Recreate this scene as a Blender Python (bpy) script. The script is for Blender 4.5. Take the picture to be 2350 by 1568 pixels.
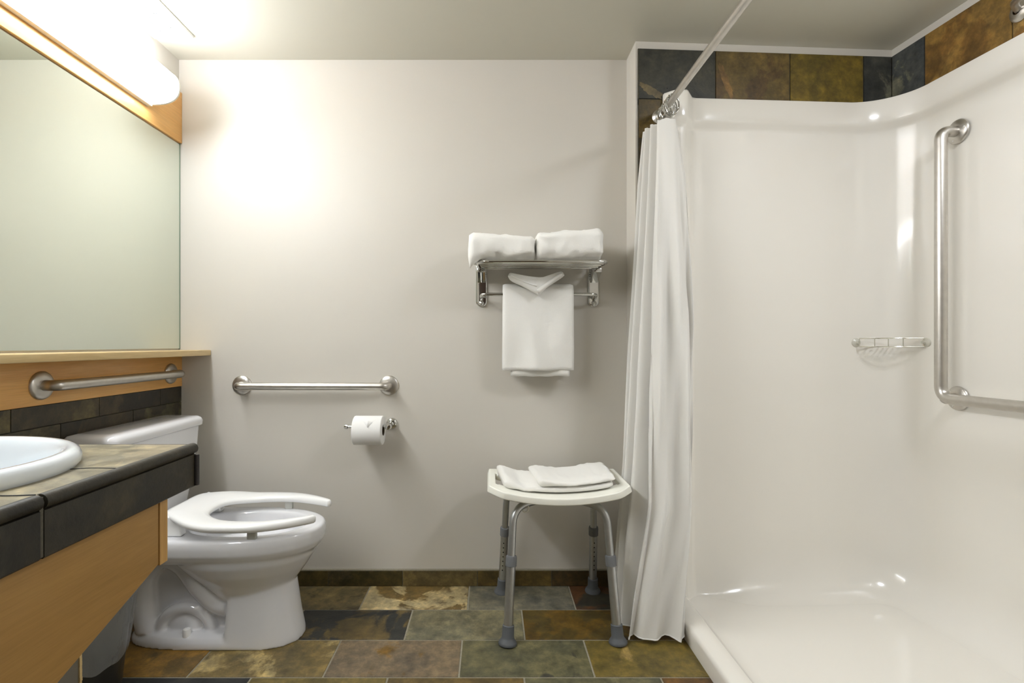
import bpy, bmesh, math, random
from mathutils import Vector, noise, Matrix

C = bpy.context.scene.collection
for o in list(bpy.data.objects):
    bpy.data.objects.remove(o)

# ------------------------------------------------------------------ camera, world, exposure
cam_d = bpy.data.cameras.new('camera')
cam = bpy.data.objects.new('camera', cam_d)
C.objects.link(cam)
cam.location = (0, 0, 1.0)
cam.rotation_euler = (math.pi / 2, 0, 0)
cam_d.sensor_width = 36
cam_d.lens = 1180 / 2350 * 36
cam_d.shift_x = 51 / 2350
cam_d.shift_y = 6 / 2350
cam_d.clip_start = 0.02
bpy.context.scene.camera = cam

w = bpy.data.worlds.new('world')
w.use_nodes = True
w.node_tree.nodes['Background'].inputs[0].default_value = (0.9, 0.95, 1, 1)
w.node_tree.nodes['Background'].inputs[1].default_value = 0.0
bpy.context.scene.world = w
vs = bpy.context.scene.view_settings
vs.view_transform = 'Standard'
vs.look = 'None'
vs.gamma = 1
vs.exposure = 0.14
vs.use_curve_mapping = False
LAMP = 22.0       # vanity tube light
FILL = 41.0       # unseen fill dome added over the front of the shower

# ------------------------------------------------------------------ materials
def lin(c):
    return tuple(((v / 255) / 12.92 if v / 255 <= 0.04045 else ((v / 255 + 0.055) / 1.055) ** 2.4) for v in c) + (1,)

def newmat(name):
    m = bpy.data.materials.new(name)
    m.use_nodes = True
    nt = m.node_tree
    return m, nt, nt.nodes['Principled BSDF']

def coords(nt, scale=(1, 1, 1)):
    tc = nt.nodes.new('ShaderNodeTexCoord')
    mp = nt.nodes.new('ShaderNodeMapping')
    mp.inputs['Scale'].default_value = scale
    nt.links.new(tc.outputs['Object'], mp.inputs['Vector'])
    return mp.outputs['Vector']

def noise_node(nt, vec, scale, detail=4, rough=.55, w=None):
    n = nt.nodes.new('ShaderNodeTexNoise')
    n.inputs['Scale'].default_value = scale
    n.inputs['Detail'].default_value = detail
    n.inputs['Roughness'].default_value = rough
    if w is not None:
        n.noise_dimensions = '4D'
        nt.links.new(w, n.inputs['W'])
    nt.links.new(vec, n.inputs['Vector'])
    return n

def ramp(nt, fac, stops):
    r = nt.nodes.new('ShaderNodeValToRGB')
    el = r.color_ramp.elements
    el[0].position, el[0].color = stops[0]
    el[1].position, el[1].color = stops[-1]
    for p, c in stops[1:-1]:
        e = el.new(p)
        e.color = c
    nt.links.new(fac, r.inputs['Fac'])
    return r

def bump(nt, bsdf, h, strength, dist):
    b = nt.nodes.new('ShaderNodeBump')
    b.inputs['Strength'].default_value = strength
    b.inputs['Distance'].default_value = dist
    nt.links.new(h, b.inputs['Height'])
    nt.links.new(b.outputs['Normal'], bsdf.inputs['Normal'])

def simple(name, col, rough=.5, metal=0, spec=.5, coat=0, nscale=0, nstr=.1, ndist=.001, var=.0, stretch=(1, 1, 1)):
    m, nt, b = newmat(name)
    c = lin(col)
    b.inputs['Base Color'].default_value = c
    b.inputs['Roughness'].default_value = rough
    b.inputs['Metallic'].default_value = metal
    b.inputs['Specular IOR Level'].default_value = spec
    b.inputs['Coat Weight'].default_value = coat
    b.inputs['Coat Roughness'].default_value = .06
    if nscale:
        v = coords(nt, stretch)
        n = noise_node(nt, v, nscale)
        if var:
            d = tuple(x * (1 - var) for x in c[:3]) + (1,)
            u = tuple(min(1, x * (1 + var)) for x in c[:3]) + (1,)
            r = ramp(nt, n.outputs['Fac'], [(.3, d), (.7, u)])
            nt.links.new(r.outputs['Color'], b.inputs['Base Color'])
        bump(nt, b, n.outputs['Fac'], nstr, ndist)
    return m

M = {}
M['wall'] = simple('wall_paint', (213, 208, 198), .38, spec=.36, nscale=160, nstr=.08, ndist=.0006)
M['ceil'] = simple('ceiling_paint', (204, 201, 186), .38, nscale=120, nstr=.08, ndist=.0006)
M['white_paint'] = simple('white_paint', (226, 222, 210), .4, nscale=90, nstr=.05)
M['porcelain'] = simple('porcelain', (232, 232, 234), .09, coat=.5, nscale=6, nstr=.02, ndist=.001)
M['sink'] = simple('sink_porcelain', (224, 230, 234), .1, coat=.5, nscale=6, nstr=.02)
M['seat_plastic'] = simple('seat_plastic', (250, 250, 248), .25, nscale=8, nstr=.02)
M['stool_plastic'] = simple('stool_plastic', (248, 247, 236), .45, nscale=60, nstr=.1, ndist=.0006)
M['gelcoat'] = simple('gelcoat', (243, 239, 230), .18, coat=.3, nscale=3, nstr=.04, ndist=.004)
M['steel'] = simple('brushed_steel', (205, 201, 194), .36, metal=1, nscale=40, nstr=.04, ndist=.0003, var=.05)
M['chrome'] = simple('chrome', (215, 215, 212), .06, metal=1, nscale=10, nstr=.01)
M['basket_wire'] = simple('basket_wire', (225, 223, 212), .18, metal=.85, nscale=10, nstr=.01)
M['clear_cup'] = simple('clear_cup', (212, 209, 196), .25, nscale=20, nstr=.02)
M['alu'] = simple('aluminium', (190, 192, 192), .36, metal=.9, nscale=60, nstr=.04, ndist=.0003, var=.05)
M['bumper_grey'] = simple('bumper_grey', (205, 205, 198), .5, nscale=30, nstr=.03)
M['rubber'] = simple('grey_rubber', (92, 95, 98), .6, nscale=80, nstr=.08)
M['collar'] = simple('collar_plastic', (112, 114, 116), .5, nscale=80, nstr=.05)
M['dark'] = simple('dark_hole', (20, 20, 20), .8, nscale=20)
M['core'] = simple('card_core', (96, 84, 66), .9, nscale=90, nstr=.1)
M['grout'] = simple('grout', (150, 144, 126), .85, nscale=220, nstr=.4, ndist=.001, var=.15)
M['grout_dark'] = simple('grout_dark', (88, 84, 72), .85, nscale=220, nstr=.4, ndist=.001, var=.15)
M['bin'] = simple('bin_plastic', (44, 41, 35), .35, nscale=14, nstr=.1, var=.2)
M['tp'] = simple('tissue', (244, 243, 240), .95, nscale=300, nstr=.3, ndist=.0008)

# terry cloth
def cloth(name, col, sc, dist, trans=0.0):
    m, nt, b = newmat(name)
    b.inputs['Base Color'].default_value = lin(col)
    b.inputs['Roughness'].default_value = .95
    b.inputs['Sheen Weight'].default_value = .25
    b.inputs['Specular IOR Level'].default_value = .15
    v = coords(nt)
    n = noise_node(nt, v, sc, 5, .7)
    bump(nt, b, n.outputs['Fac'], .55, dist)
    if trans:
        t = nt.nodes.new('ShaderNodeBsdfTranslucent')
        t.inputs['Color'].default_value = lin(col)
        mx = nt.nodes.new('ShaderNodeMixShader')
        mx.inputs[0].default_value = trans
        nt.links.new(b.outputs[0], mx.inputs[1])
        nt.links.new(t.outputs[0], mx.inputs[2])
        nt.links.new(mx.outputs[0], nt.nodes['Material Output'].inputs['Surface'])
    return m
M['terry'] = cloth('terry_cloth', (249, 247, 241), 420, .003)
M['curtain'] = cloth('curtain_cloth', (250, 248, 243), 60, .0012, .22)

# maple veneer
def wood(name, c1, c2, c3, axis):
    m, nt, b = newmat(name)
    st = {'y': (7, .9, 7), 'x': (.9, 7, 7), 'z': (7, 7, .9)}[axis]
    v = coords(nt, st)
    n = noise_node(nt, v, 2.2, 8, .62)
    n.inputs['Distortion'].default_value = .8
    r = ramp(nt, n.outputs['Fac'], [(.28, lin(c1)), (.5, lin(c2)), (.75, lin(c3))])
    v2 = coords(nt, tuple(s * 12 if s > 1 else s * 3 for s in st))
    n2 = noise_node(nt, v2, 4, 3, .6)
    mx = nt.nodes.new('ShaderNodeMixRGB')
    mx.blend_type = 'MULTIPLY'
    mx.inputs[0].default_value = .35
    r2 = ramp(nt, n2.outputs['Fac'], [(.35, (.72, .68, .6, 1)), (.6, (1, 1, 1, 1))])
    nt.links.new(r.outputs[0], mx.inputs[1])
    nt.links.new(r2.outputs[0], mx.inputs[2])
    nt.links.new(mx.outputs[0], b.inputs['Base Color'])
    b.inputs['Roughness'].default_value = .38
    b.inputs['Coat Weight'].default_value = .15
    bump(nt, b, n2.outputs['Fac'], .08, .0005)
    return m
M['maple'] = wood('maple', (222, 160, 84), (233, 178, 102), (240, 194, 124), 'y')
M['maple_pale'] = wood('maple_pale', (206, 176, 120), (220, 192, 138), (228, 204, 154), 'y')
M['maple_front'] = wood('maple_front', (160, 122, 66), (172, 132, 74), (182, 142, 80), 'y')
M['dark_wood'] = wood('dark_wood', (44, 28, 16), (58, 38, 22), (70, 48, 28), 'z')
M['maple_edge'] = wood('maple_edge', (190, 146, 84), (204, 160, 96), (212, 170, 106), 'z')

# slate: every tile carries its own two colours and a seed as face attributes
def slate(name, rough=.42, bumpd=.006):
    m, nt, b = newmat(name)
    def attr(n):
        a = nt.nodes.new('ShaderNodeAttribute')
        a.attribute_name = n
        return a
    a1, a2, sd = attr('tint_a'), attr('tint_b'), attr('seed')
    v = coords(nt)
    sep = nt.nodes.new('ShaderNodeSeparateColor')
    nt.links.new(sd.outputs['Color'], sep.inputs[0])
    mul = nt.nodes.new('ShaderNodeMath')
    mul.operation = 'MULTIPLY'
    mul.inputs[1].default_value = 60
    nt.links.new(sep.outputs[0], mul.inputs[0])
    W = mul.outputs[0]
    n1 = noise_node(nt, v, 5.5, 9, .6, W)
    n1.inputs['Distortion'].default_value = .6
    # threshold set by the seed's green channel
    sub = nt.nodes.new('ShaderNodeMath'); sub.operation = 'SUBTRACT'
    nt.links.new(n1.outputs['Fac'], sub.inputs[0]); nt.links.new(sep.outputs[1], sub.inputs[1])
    mr = nt.nodes.new('ShaderNodeMapRange')
    mr.inputs['From Min'].default_value = -.02
    mr.inputs['From Max'].default_value = .025
    nt.links.new(sub.outputs[0], mr.inputs['Value'])
    mx = nt.nodes.new('ShaderNodeMixRGB')
    nt.links.new(mr.outputs[0], mx.inputs[0])
    nt.links.new(a1.outputs['Color'], mx.inputs[1])
    nt.links.new(a2.outputs['Color'], mx.inputs[2])
    n2 = noise_node(nt, v, 26, 8, .72, W)
    r2 = ramp(nt, n2.outputs['Fac'], [(.32, (.38, .36, .33, 1)), (.5, (.92, .91, .89, 1)), (.68, (1.75, 1.68, 1.5, 1))])
    m2 = nt.nodes.new('ShaderNodeMixRGB'); m2.blend_type = 'MULTIPLY'; m2.inputs[0].default_value = .8
    nt.links.new(mx.outputs[0], m2.inputs[1]); nt.links.new(r2.outputs[0], m2.inputs[2])
    n3 = noise_node(nt, v, 9, 5, .6, W)
    r3 = ramp(nt, n3.outputs['Fac'], [(.38, (.6, .62, .66, 1)), (.62, (1.3, 1.22, 1.02, 1))])
    m3 = nt.nodes.new('ShaderNodeMixRGB'); m3.blend_type = 'MULTIPLY'; m3.inputs[0].default_value = .7
    nt.links.new(m2.outputs[0], m3.inputs[1]); nt.links.new(r3.outputs[0], m3.inputs[2])
    nt.links.new(m3.outputs[0], b.inputs['Base Color'])
    rr = nt.nodes.new('ShaderNodeMapRange')
    rr.inputs['To Min'].default_value = rough - .12
    rr.inputs['To Max'].default_value = rough + .2
    nt.links.new(n2.outputs['Fac'], rr.inputs['Value'])
    nt.links.new(rr.outputs[0], b.inputs['Roughness'])
    ad = nt.nodes.new('ShaderNodeMath'); ad.operation = 'MULTIPLY_ADD'
    ad.inputs[1].default_value = .45
    nt.links.new(n2.outputs['Fac'], ad.inputs[0]); nt.links.new(n1.outputs['Fac'], ad.inputs[2])
    bump(nt, b, ad.outputs[0], .5, bumpd)
    return m
M['slate'] = slate('slate_tile')
M['slate_top'] = slate('slate_counter', .3, .008)

m, nt, b = newmat('mirror_glass')
b.inputs['Base Color'].default_value = (.77, .82, .74, 1)
b.inputs['Metallic'].default_value = 1
b.inputs['Roughness'].default_value = .015
M['mirror'] = m
M['mirror_edge'] = simple('mirror_edge', (120, 140, 122), .2, nscale=50)

m, nt, b = newmat('lamp_diffuser')
b.inputs['Base Color'].default_value = (.95, .95, .95, 1)
b.inputs['Emission Color'].default_value = (.95, .985, 1.06, 1)
b.inputs['Emission Strength'].default_value = LAMP
M['lamp'] = m
m, nt, b = newmat('fill_dome_glow')
b.inputs['Base Color'].default_value = (.95, .95, .95, 1)
b.inputs['Emission Color'].default_value = (.95, .985, 1.06, 1)
b.inputs['Emission Strength'].default_value = FILL
M['fill_glow'] = m

m, nt, b = newmat('bag_film')
b.inputs['Base Color'].default_value = (.40, .40, .39, 1)
b.inputs['Roughness'].default_value = .25
b.inputs['Alpha'].default_value = .5
v = coords(nt, (1, 1, .35))
n = noise_node(nt, v, 30, 4)
bump(nt, b, n.outputs['Fac'], .7, .01)
M['film'] = m

# ------------------------------------------------------------------ helpers
ORG = {}
def root_loc(p):
    return ORG.get(p.name, Vector((0, 0, 0))) if p else Vector((0, 0, 0))

def thing(name, label, cat, loc, group=None):
    o = bpy.data.objects.new(name, None)
    o.empty_display_size = .05
    C.objects.link(o)
    o.location = loc
    o['label'] = label; o['category'] = cat
    if group: o['group'] = group
    ORG[o.name] = Vector(loc)
    return o

class MB:
    """collects world-space geometry for one mesh"""
    def __init__(s):
        s.v = []; s.f = []; s.mi = []; s.attr = []
    def add(s, v, f, mi=0, at=None):
        n = len(s.v)
        s.v += [tuple(p) for p in v]
        s.f += [tuple(i + n for i in q) for q in f]
        s.mi += [mi] * len(f)
        s.attr += [at] * len(f)
    def box(s, x0, x1, y0, y1, z0, z1, mi=0, at=None, bev=0):
        if bev:
            bm = bmesh.new()
            bmesh.ops.create_cube(bm, size=1)
            for q in bm.verts:
                q.co = Vector(((x0 + x1) / 2 + q.co.x * (x1 - x0), (y0 + y1) / 2 + q.co.y * (y1 - y0), (z0 + z1) / 2 + q.co.z * (z1 - z0)))
            bmesh.ops.bevel(bm, geom=bm.edges[:], offset=bev, segments=3, profile=.5, affect='EDGES')
            bm.verts.index_update()
            s.add([q.co for q in bm.verts], [[q.index for q in f.verts] for f in bm.faces], mi, at)
            bm.free(); return
        v = [(x, y, z) for x in (x0, x1) for y in (y0, y1) for z in (z0, z1)]
        s.add(v, [(0, 1, 3, 2), (4, 6, 7, 5), (0, 4, 5, 1), (2, 3, 7, 6), (0, 2, 6, 4), (1, 5, 7, 3)], mi, at)
    def loft(s, rings, cap=(True, True), closed=True, mi=0, at=None):
        n = len(rings[0]); v = [p for r in rings for p in r]; f = []
        for i in range(len(rings) - 1):
            for j in range(n if closed else n - 1):
                k = (j + 1) % n
                f.append((i * n + j, i * n + k, (i + 1) * n + k, (i + 1) * n + j))
        if cap[0]: f.append(tuple(reversed(range(n))))
        if cap[1]: f.append(tuple((len(rings) - 1) * n + j for j in range(n)))
        s.add(v, f, mi, at)
    def tube(s, pts, r, n=16, mi=0, cap=(True, True), sy=1.0):
        pts = [Vector(p) for p in pts]
        rr = r if isinstance(r, (list, tuple)) else [r] * len(pts)
        rings = []; up = None
        for i, p in enumerate(pts):
            if i == 0: t = pts[1] - p
            elif i == len(pts) - 1: t = p - pts[i - 1]
            else: t = (pts[i + 1] - p).normalized() + (p - pts[i - 1]).normalized()
            t.normalize()
            if up is None:
                up = Vector((0, 0, 1)) if abs(t.z) < .9 else Vector((0, 1, 0))
            a = (up - t * up.dot(t)).normalized(); up = a
            c = t.cross(a)
            rings.append([p + (a * math.cos(q) + c * math.sin(q)) * rr[i] for q in [2 * math.pi * k / n for k in range(n)]])
        s.loft(rings, cap, mi=mi)
    def lathe(s, prof, o, axis='z', n=40, mi=0, sx=1, sy=1, cap=(False, False)):
        """prof: (radius, height) pairs; axis any vector or name"""
        ax = {'x': Vector((1, 0, 0)), 'y': Vector((0, 1, 0)), 'z': Vector((0, 0, 1))}.get(axis, axis) if isinstance(axis, str) else Vector(axis).normalized()
        if isinstance(axis, str) and axis == 'z': a, c = Vector((1, 0, 0)), Vector((0, 1, 0))
        else:
            a = Vector((0, 0, 1)) if abs(ax.z) < .9 else Vector((1, 0, 0))
            a = (a - ax * a.dot(ax)).normalized(); c = ax.cross(a)
        o = Vector(o)
        rings = [[o + ax * h + (a * math.cos(q) * sx + c * math.sin(q) * sy) * r for q in [2 * math.pi * k / n for k in range(n)]] for r, h in prof]
        s.loft(rings, cap, mi=mi)
    def build(s, name, mats, parent=None, loc=(0, 0, 0), smooth=True, bevel=0, subsurf=0, ang=40):
        off = root_loc(parent) if parent else Vector(loc)
        me = bpy.data.meshes.new(name)
        me.from_pydata([Vector(p) - off for p in s.v], [], s.f)
        mats = mats if isinstance(mats, (list, tuple)) else [mats]
        for q in mats: me.materials.append(M[q])
        me.polygons.foreach_set('material_index', s.mi)
        if any(a is not None for a in s.attr):
            for k, an in enumerate(('tint_a', 'tint_b', 'seed')):
                ca = me.color_attributes.new(an, 'FLOAT_COLOR', 'CORNER')
                for pl, a in zip(me.polygons, s.attr):
                    val = a[k] if a else (.2, .2, .2, 1)
                    for li in pl.loop_indices: ca.data[li].color = val
        me.validate()
        bm = bmesh.new(); bm.from_mesh(me)
        bmesh.ops.recalc_face_normals(bm, faces=bm.faces)
        bm.to_mesh(me); bm.free()
        if smooth:
            me.polygons.foreach_set('use_smooth', [True] * len(me.polygons))
            if not subsurf and ang:
                me.set_sharp_from_angle(angle=math.radians(ang))
        o = bpy.data.objects.new(name, me)
        C.objects.link(o)
        if parent:
            o.parent = parent
            ORG[o.name] = off
        else:
            o.location = loc
            ORG[o.name] = off
        if bevel:
            b_ = o.modifiers.new('bevel', 'BEVEL'); b_.width = bevel; b_.segments = 3; b_.limit_method = 'ANGLE'
        if subsurf:
            q = o.modifiers.new('subdiv', 'SUBSURF'); q.levels = q.render_levels = subsurf
        return o

def struct(o):
    o['kind'] = 'structure'; return o
def tag(o, label, cat, group=None):
    o['label'] = label; o['category'] = cat
    if group: o['group'] = group
    return o

def fillet(pts, r, n=8):
    """round the inner corners of a polyline"""
    pts = [Vector(p) for p in pts]; out = [pts[0]]
    for i in range(1, len(pts) - 1):
        a, b, c = pts[i - 1], pts[i], pts[i + 1]
        u = (a - b); v = (c - b); ru = min(r, u.length * .49, v.length * .49)
        p0 = b + u.normalized() * ru; p2 = b + v.normalized() * ru
        for k in range(n + 1):
            t = k / n
            out.append(p0 * (1 - t) ** 2 + b * 2 * t * (1 - t) + p2 * t ** 2)
    out.append(pts[-1]); return out

def cr(ps, n):
    """Catmull-Rom through tuples, n samples per span"""
    ps = [Vector(p) for p in ps]; out = []
    for i in range(len(ps) - 1):
        p0 = ps[max(i - 1, 0)]; p1 = ps[i]; p2 = ps[i + 1]; p3 = ps[min(i + 2, len(ps) - 1)]
        for k in range(n):
            t = k / n
            out.append(.5 * ((2 * p1) + (p2 - p0) * t + (2 * p0 - 5 * p1 + 4 * p2 - p3) * t * t + (3 * p1 - p0 - 3 * p2 + p3) * t ** 3))
    out.append(ps[-1]); return out

def sm(t):
    t = max(0, min(1, t)); return t * t * (3 - 2 * t)

random.seed(4)
K = 1.0      # slate albedo against its looks in the photograph's shade
def T(a, b=None, thr=.58, seed=None):
    f = lambda c: tuple(min(1, v * K) for v in lin(c)[:3]) + (1,)
    return (f(a), f(b or a), (random.random() if seed is None else seed, thr, 0, 1))

D = 2.134; XL = -1.29; H = 2.18; XJ = .568
YR = -1.0                      # wall behind the viewpoint

# ------------------------------------------------------------------ floor
fl = MB()
fl.box(XL - .1, 1.9, YR - .1, D + .1, -.06, -.002, 0)
rows = [(1.936, D, -.493, [T((118, 106, 76), (80, 70, 48)), T((112, 94, 58), (186, 170, 130), .47, .31), T((112, 110, 98), (72, 72, 66), .66), T((92, 64, 42), (60, 58, 50), .5)]),
        (1.738, 1.936, -.29, [T((98, 84, 52), (44, 46, 46), .50, .77), T((116, 112, 90), (128, 124, 100), .5), T((108, 84, 32), (88, 74, 34), .5), T((110, 84, 40))]),
        (1.543, 1.738, -.502, [T((128, 112, 72), (176, 158, 112), .55, .12), T((124, 110, 90), (118, 90, 38), .58, .55), T((100, 98, 74), (60, 60, 54), .68, .9), T((112, 98, 48), (158, 136, 82), .62, .2)]),
        (1.348, 1.543, -.306, [T((112, 100, 58), (84, 74, 46)), T((104, 88, 52), (70, 60, 42)), T((104, 102, 78), (90, 88, 66)), T((108, 78, 36), (76, 56, 34))])]
extra = {1: [T((150, 116, 56), (120, 96, 52), .5), T((140, 110, 58))], 3: [T((46, 48, 50), (60, 60, 58), .6)], 0: [T((96, 84, 56))], 2: [T((60, 56, 46))]}
pal = [T((118, 106, 76), (84, 76, 56)), T((112, 112, 96), (96, 94, 82)), T((128, 96, 42), (100, 80, 46)), T((70, 68, 60), (50, 50, 48)), T((122, 102, 78), (128, 98, 50))]
P_ = .409
y0s = [r[0] for r in rows]
for ri in range(16):
    if ri < 4:
        ya, yb, xo, cols = rows[ri]
    else:
        yb = 1.348 - (ri - 4) * .195; ya = yb - .195; xo = (-.502, -.306)[ri % 2]; cols = []
    for k in range(-2, 7):
        xa = xo + (k - 1) * P_; xb = xa + P_
        if ri < 4 and 0 <= k < len(cols): at = cols[k]
        elif ri == 2 and k == -1: at = extra[1][0]
        elif ri == 3 and k == -1: at = extra[3][0]
        else: at = random.choice(pal); at = (at[0], at[1], (random.random(), at[2][1], 0, 1))
        xa_, xb_ = max(xa + .0028, XL), min(xb - .0028, 1.85)
        if xb_ - xa_ < .02: continue
        fl.box(xa_, xb_, ya + .0028, min(yb - .0028, D), -.02, .0, 1, at, bev=.0015)
struct(fl.build('floor', ['grout', 'slate'], smooth=False))

# ------------------------------------------------------------------ walls and ceiling
def plane_box(name, x0, x1, y0, y1, z0, z1, mat):
    m_ = MB(); m_.box(x0, x1, y0, y1, z0, z1)
    return struct(m_.build(name, mat, smooth=False))
plane_box('wall_back', XL - .1, XJ + .02, D, D + .1, -.06, H + .1, 'wall')
plane_box('wall_left', XL - .1, XL, YR - .1, D, -.06, H + .1, 'wall')
plane_box('wall_front', XL - .1, 1.95, YR - .1, YR, -.06, H + .1, 'wall')
plane_box('ceiling', XL - .1, 1.95, YR - .1, D + .1, H, H + .1, 'ceil')

g = MB(); g.box(-.35, .55, YR, YR + .04, 0, 2.03); dr_ = struct(g.build('added_door_1', 'dark_wood', smooth=False, bevel=.004))  # unseen door, added dark to cut bounce and give the chrome contrast
g = MB()
for a in ((-.42, -.35, 0, 2.1), (.55, .62, 0, 2.1), (-.35, .55, 2.03, 2.1)): g.box(a[0], a[1], YR, YR + .05, a[2], a[3])
struct(g.build('trim_1', 'white_paint', smooth=False))
# shower back wall stands forward of the back wall and runs slightly out of square
SB = lambda x: 2.003 + .0574 * (x - XJ)
SR = lambda y: 1.613 + .09 * (2.063 - y)
sw = MB()
a = [(XJ, SB(XJ)), (1.75, SB(1.75)), (1.75, D + .1), (XJ, D + .1)]
sw.loft([[(x, y, -.06) for x, y in a], [(x, y, H + .05) for x, y in a]])
swo = struct(sw.build('wall_shower_back', 'wall', smooth=False))
rw = MB()
a = [(SR(2.15), 2.15), (SR(.9), .9), (SR(.9), YR), (1.95, YR), (1.95, 2.15)]
rw.loft([[(x, y, -.06) for x, y in a], [(x, y, H + .05) for x, y in a]])
rwo = struct(rw.build('wall_right', 'wall', smooth=False))

# slate on the shower back wall
tl = MB()
def sbtile(xa, xb, za, zb, at, mi=0, out=.010, g=.0025):
    xa += g; xb -= g; za += g; zb -= g
    vv = []
    for y_off in (0, out):
        for x, z in ((xa, za), (xb, za), (xb, zb), (xa, zb)):
            vv.append((x, SB(x) - y_off, z))
    tl.add(vv, [(4, 5, 6, 7), (0, 1, 5, 4), (1, 2, 6, 5), (2, 3, 7, 6), (3, 0, 4, 7)], mi, at)
sbtile(XJ + .008, 1.615, 1.93, 2.149, None, 1, .006, 0)
sbtile(XJ + .008, .70, .02, 1.955, None, 1, .006, 0)
for xa, xb, at in ((XJ + .009, .883, T((58, 58, 50), (104, 90, 60), .66, .3)), (.883, 1.184, T((98, 82, 42), (84, 66, 36), .55, .61)), (1.184, 1.487, T((108, 92, 30), (100, 84, 30), .55)), (1.487, 1.606, T((58, 60, 58), (104, 104, 92), .56, .8))):
    sbtile(xa, xb, 1.952, 2.149, at)
z = 1.952; k = 0
cc = [T((92, 76, 34)), T((70, 62, 44)), T((60, 62, 58)), T((88, 80, 52))]
while z > .1:
    sbtile(XJ + .009, .70, z - .154, z, cc[k % 4]); z -= .154; k += 1
o = tl.build('tile_cladding', ['slate', 'grout_dark'], swo, smooth=False)
def blotch(g, x, z, pts, at):
    vv = [(x + a_, SB(x + a_) - .0104, z + b_) for a_, b_ in pts]
    g.add([(x, SB(x) - .0106, z)] + vv, [(0, i, i % len(vv) + 1) for i in range(1, len(vv) + 1)], 0, at)
g = MB()
random.seed(9)
pt = []
for i in range(40):
    t = 2 * math.pi * i / 40; q_ = 1 + .35 * noise.noise(Vector((math.cos(t) * 2.5, math.sin(t) * 2.5, 4))) + .12 * math.sin(9 * t)
    u, v_ = math.cos(t) * .013 * q_, math.sin(t) * .070 * q_
    pt.append((u - v_ * .38, v_))
blotch(g, .925, 2.03, [(a_, max(-.074, b_)) for a_, b_ in pt], T((112, 68, 30), (140, 108, 58), .5, .4))
pt = []
for i in range(40):
    t = 2 * math.pi * i / 40; q_ = 1 + .5 * noise.noise(Vector((math.cos(t) * 3, math.sin(t) * 3, 8)))
    u, v_ = math.cos(t) * .045 * q_, math.sin(t) * .018 * q_
    pt.append((u, v_ - u * .5))
blotch(g, .625, 1.985, pt, T((84, 76, 52), (116, 104, 74), .5, .7))
g.build('mineral_streak', 'slate', swo, smooth=False)
g = MB(); g.lathe([(.0001, .0008), (.0022, .0006), (.0022, -.001)], (.690, SB(.690) - .0102, 1.995), (0, -1, 0), 14)
g.build('screw_hole', 'dark', swo)
# slate on the right wall
tl = MB()
def srtile(ya, yb, za, zb, at, mi=0, out=.010, g=.0025):
    ya += g; yb -= g; za += g; zb -= g; vv = []
    for off in (0, out):
        for y, z in ((ya, za), (yb, za), (yb, zb), (ya, zb)):
            vv.append((SR(y) - off, y, z))
    tl.add(vv, [(4, 5, 6, 7), (0, 1, 5, 4), (1, 2, 6, 5), (2, 3, 7, 6), (3, 0, 4, 7)], mi, at)
srtile(.9, 2.055, 1.93, 2.149, None, 1, .006, 0)
for ya, yb, at in ((1.912, 2.052, T((70, 74, 76), (112, 112, 98), .55, .8)), (1.617, 1.912, T((132, 104, 52), (112, 84, 40), .52, .4)), (1.31, 1.617, T((142, 116, 66), (126, 96, 50), .5)), (1.0, 1.31, T((120, 100, 60)))):
    srtile(ya, yb, 1.94, 2.149, at)
tl.build('tile_cladding', ['slate', 'grout_dark'], rwo, smooth=False)
# dried grout spot with a screw hole on the dark tile above the rod end
# baseboard of cut slate
bb = MB()
bb.box(XL, XJ, D - .008, D, 0, .064, 1)
bb.box(XL, XJ, D - .0115, D, .064, .068, 1)
js = [XL, -.974, -.667, -.360, -.051, .255, XJ]
for i, at in enumerate([T((80, 70, 40)), T((78, 68, 36)), T((68, 60, 30), (84, 74, 48)), T((104, 92, 60)), T((98, 82, 42), (80, 64, 34)), T((72, 58, 32))]):
    bb.box(js[i] + .0015, js[i + 1] - .0015, D - .012, D, .001, .064, 0, at, bev=.001)
struct(bb.build('baseboard_back', ['slate', 'grout'], smooth=False))

# ------------------------------------------------------------------ fibreglass shower
sh = thing('shower_stall', 'cream fibreglass walk-in shower stall with low curb filling the right side', 'shower', (1.15, 1.2, 0))
def stall_path():
    pts = [((.672, 2.008), (0, -1)), ((.674, 1.985), (0, -1)), ((.700, 1.962), (0, -1)), ((.708, 1.956), (0, -1)), ((.748, 1.956), (0, -1)), ((.755, 1.960), (0, -1)), ((.782, 1.992), (0, -1)), ((.79, 1.996), (0, -1))]
    x = .80
    while x < 1.42:
        pts.append(((x, SB(x) - .017), (0, -1))); x += .04
    # corner arc
    c = Vector((1.43, 1.87)); r0 = None
    p0 = Vector((1.43, SB(1.43) - .017)); p1 = Vector((SR(1.87) - .017, 1.87))
    for k in range(15):
        t = k / 14 * math.pi / 2
        pts.append(((c.x + (p1.x - c.x) * math.sin(t), c.y + (p0.y - c.y) * math.cos(t)), (-math.sin(t), -math.cos(t))))
    y = 1.84
    while y > .55:
        pts.append(((SR(y) - .017, y), (-1, 0))); y -= .06
    # front return of the right wall
    return pts
path = stall_path()
vprof = [(-.02, 1.955), (0, 1.957), (.006, 1.954), (.008, 1.945), (.008, 1.87), (.004, 1.855), (-.006, 1.845), (-.010, 1.83), (-.010, 1.5), (-.008, 1.0), (-.004, .5), (0, .2)]
for k in range(1, 11):
    t = k / 10 * math.pi / 2
    vprof.append((.125 * (1 - math.cos(t)), .0352 + .165 * (1 - math.sin(t))))
g = MB()
nv = len(vprof); vv = []; ff = []
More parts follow.
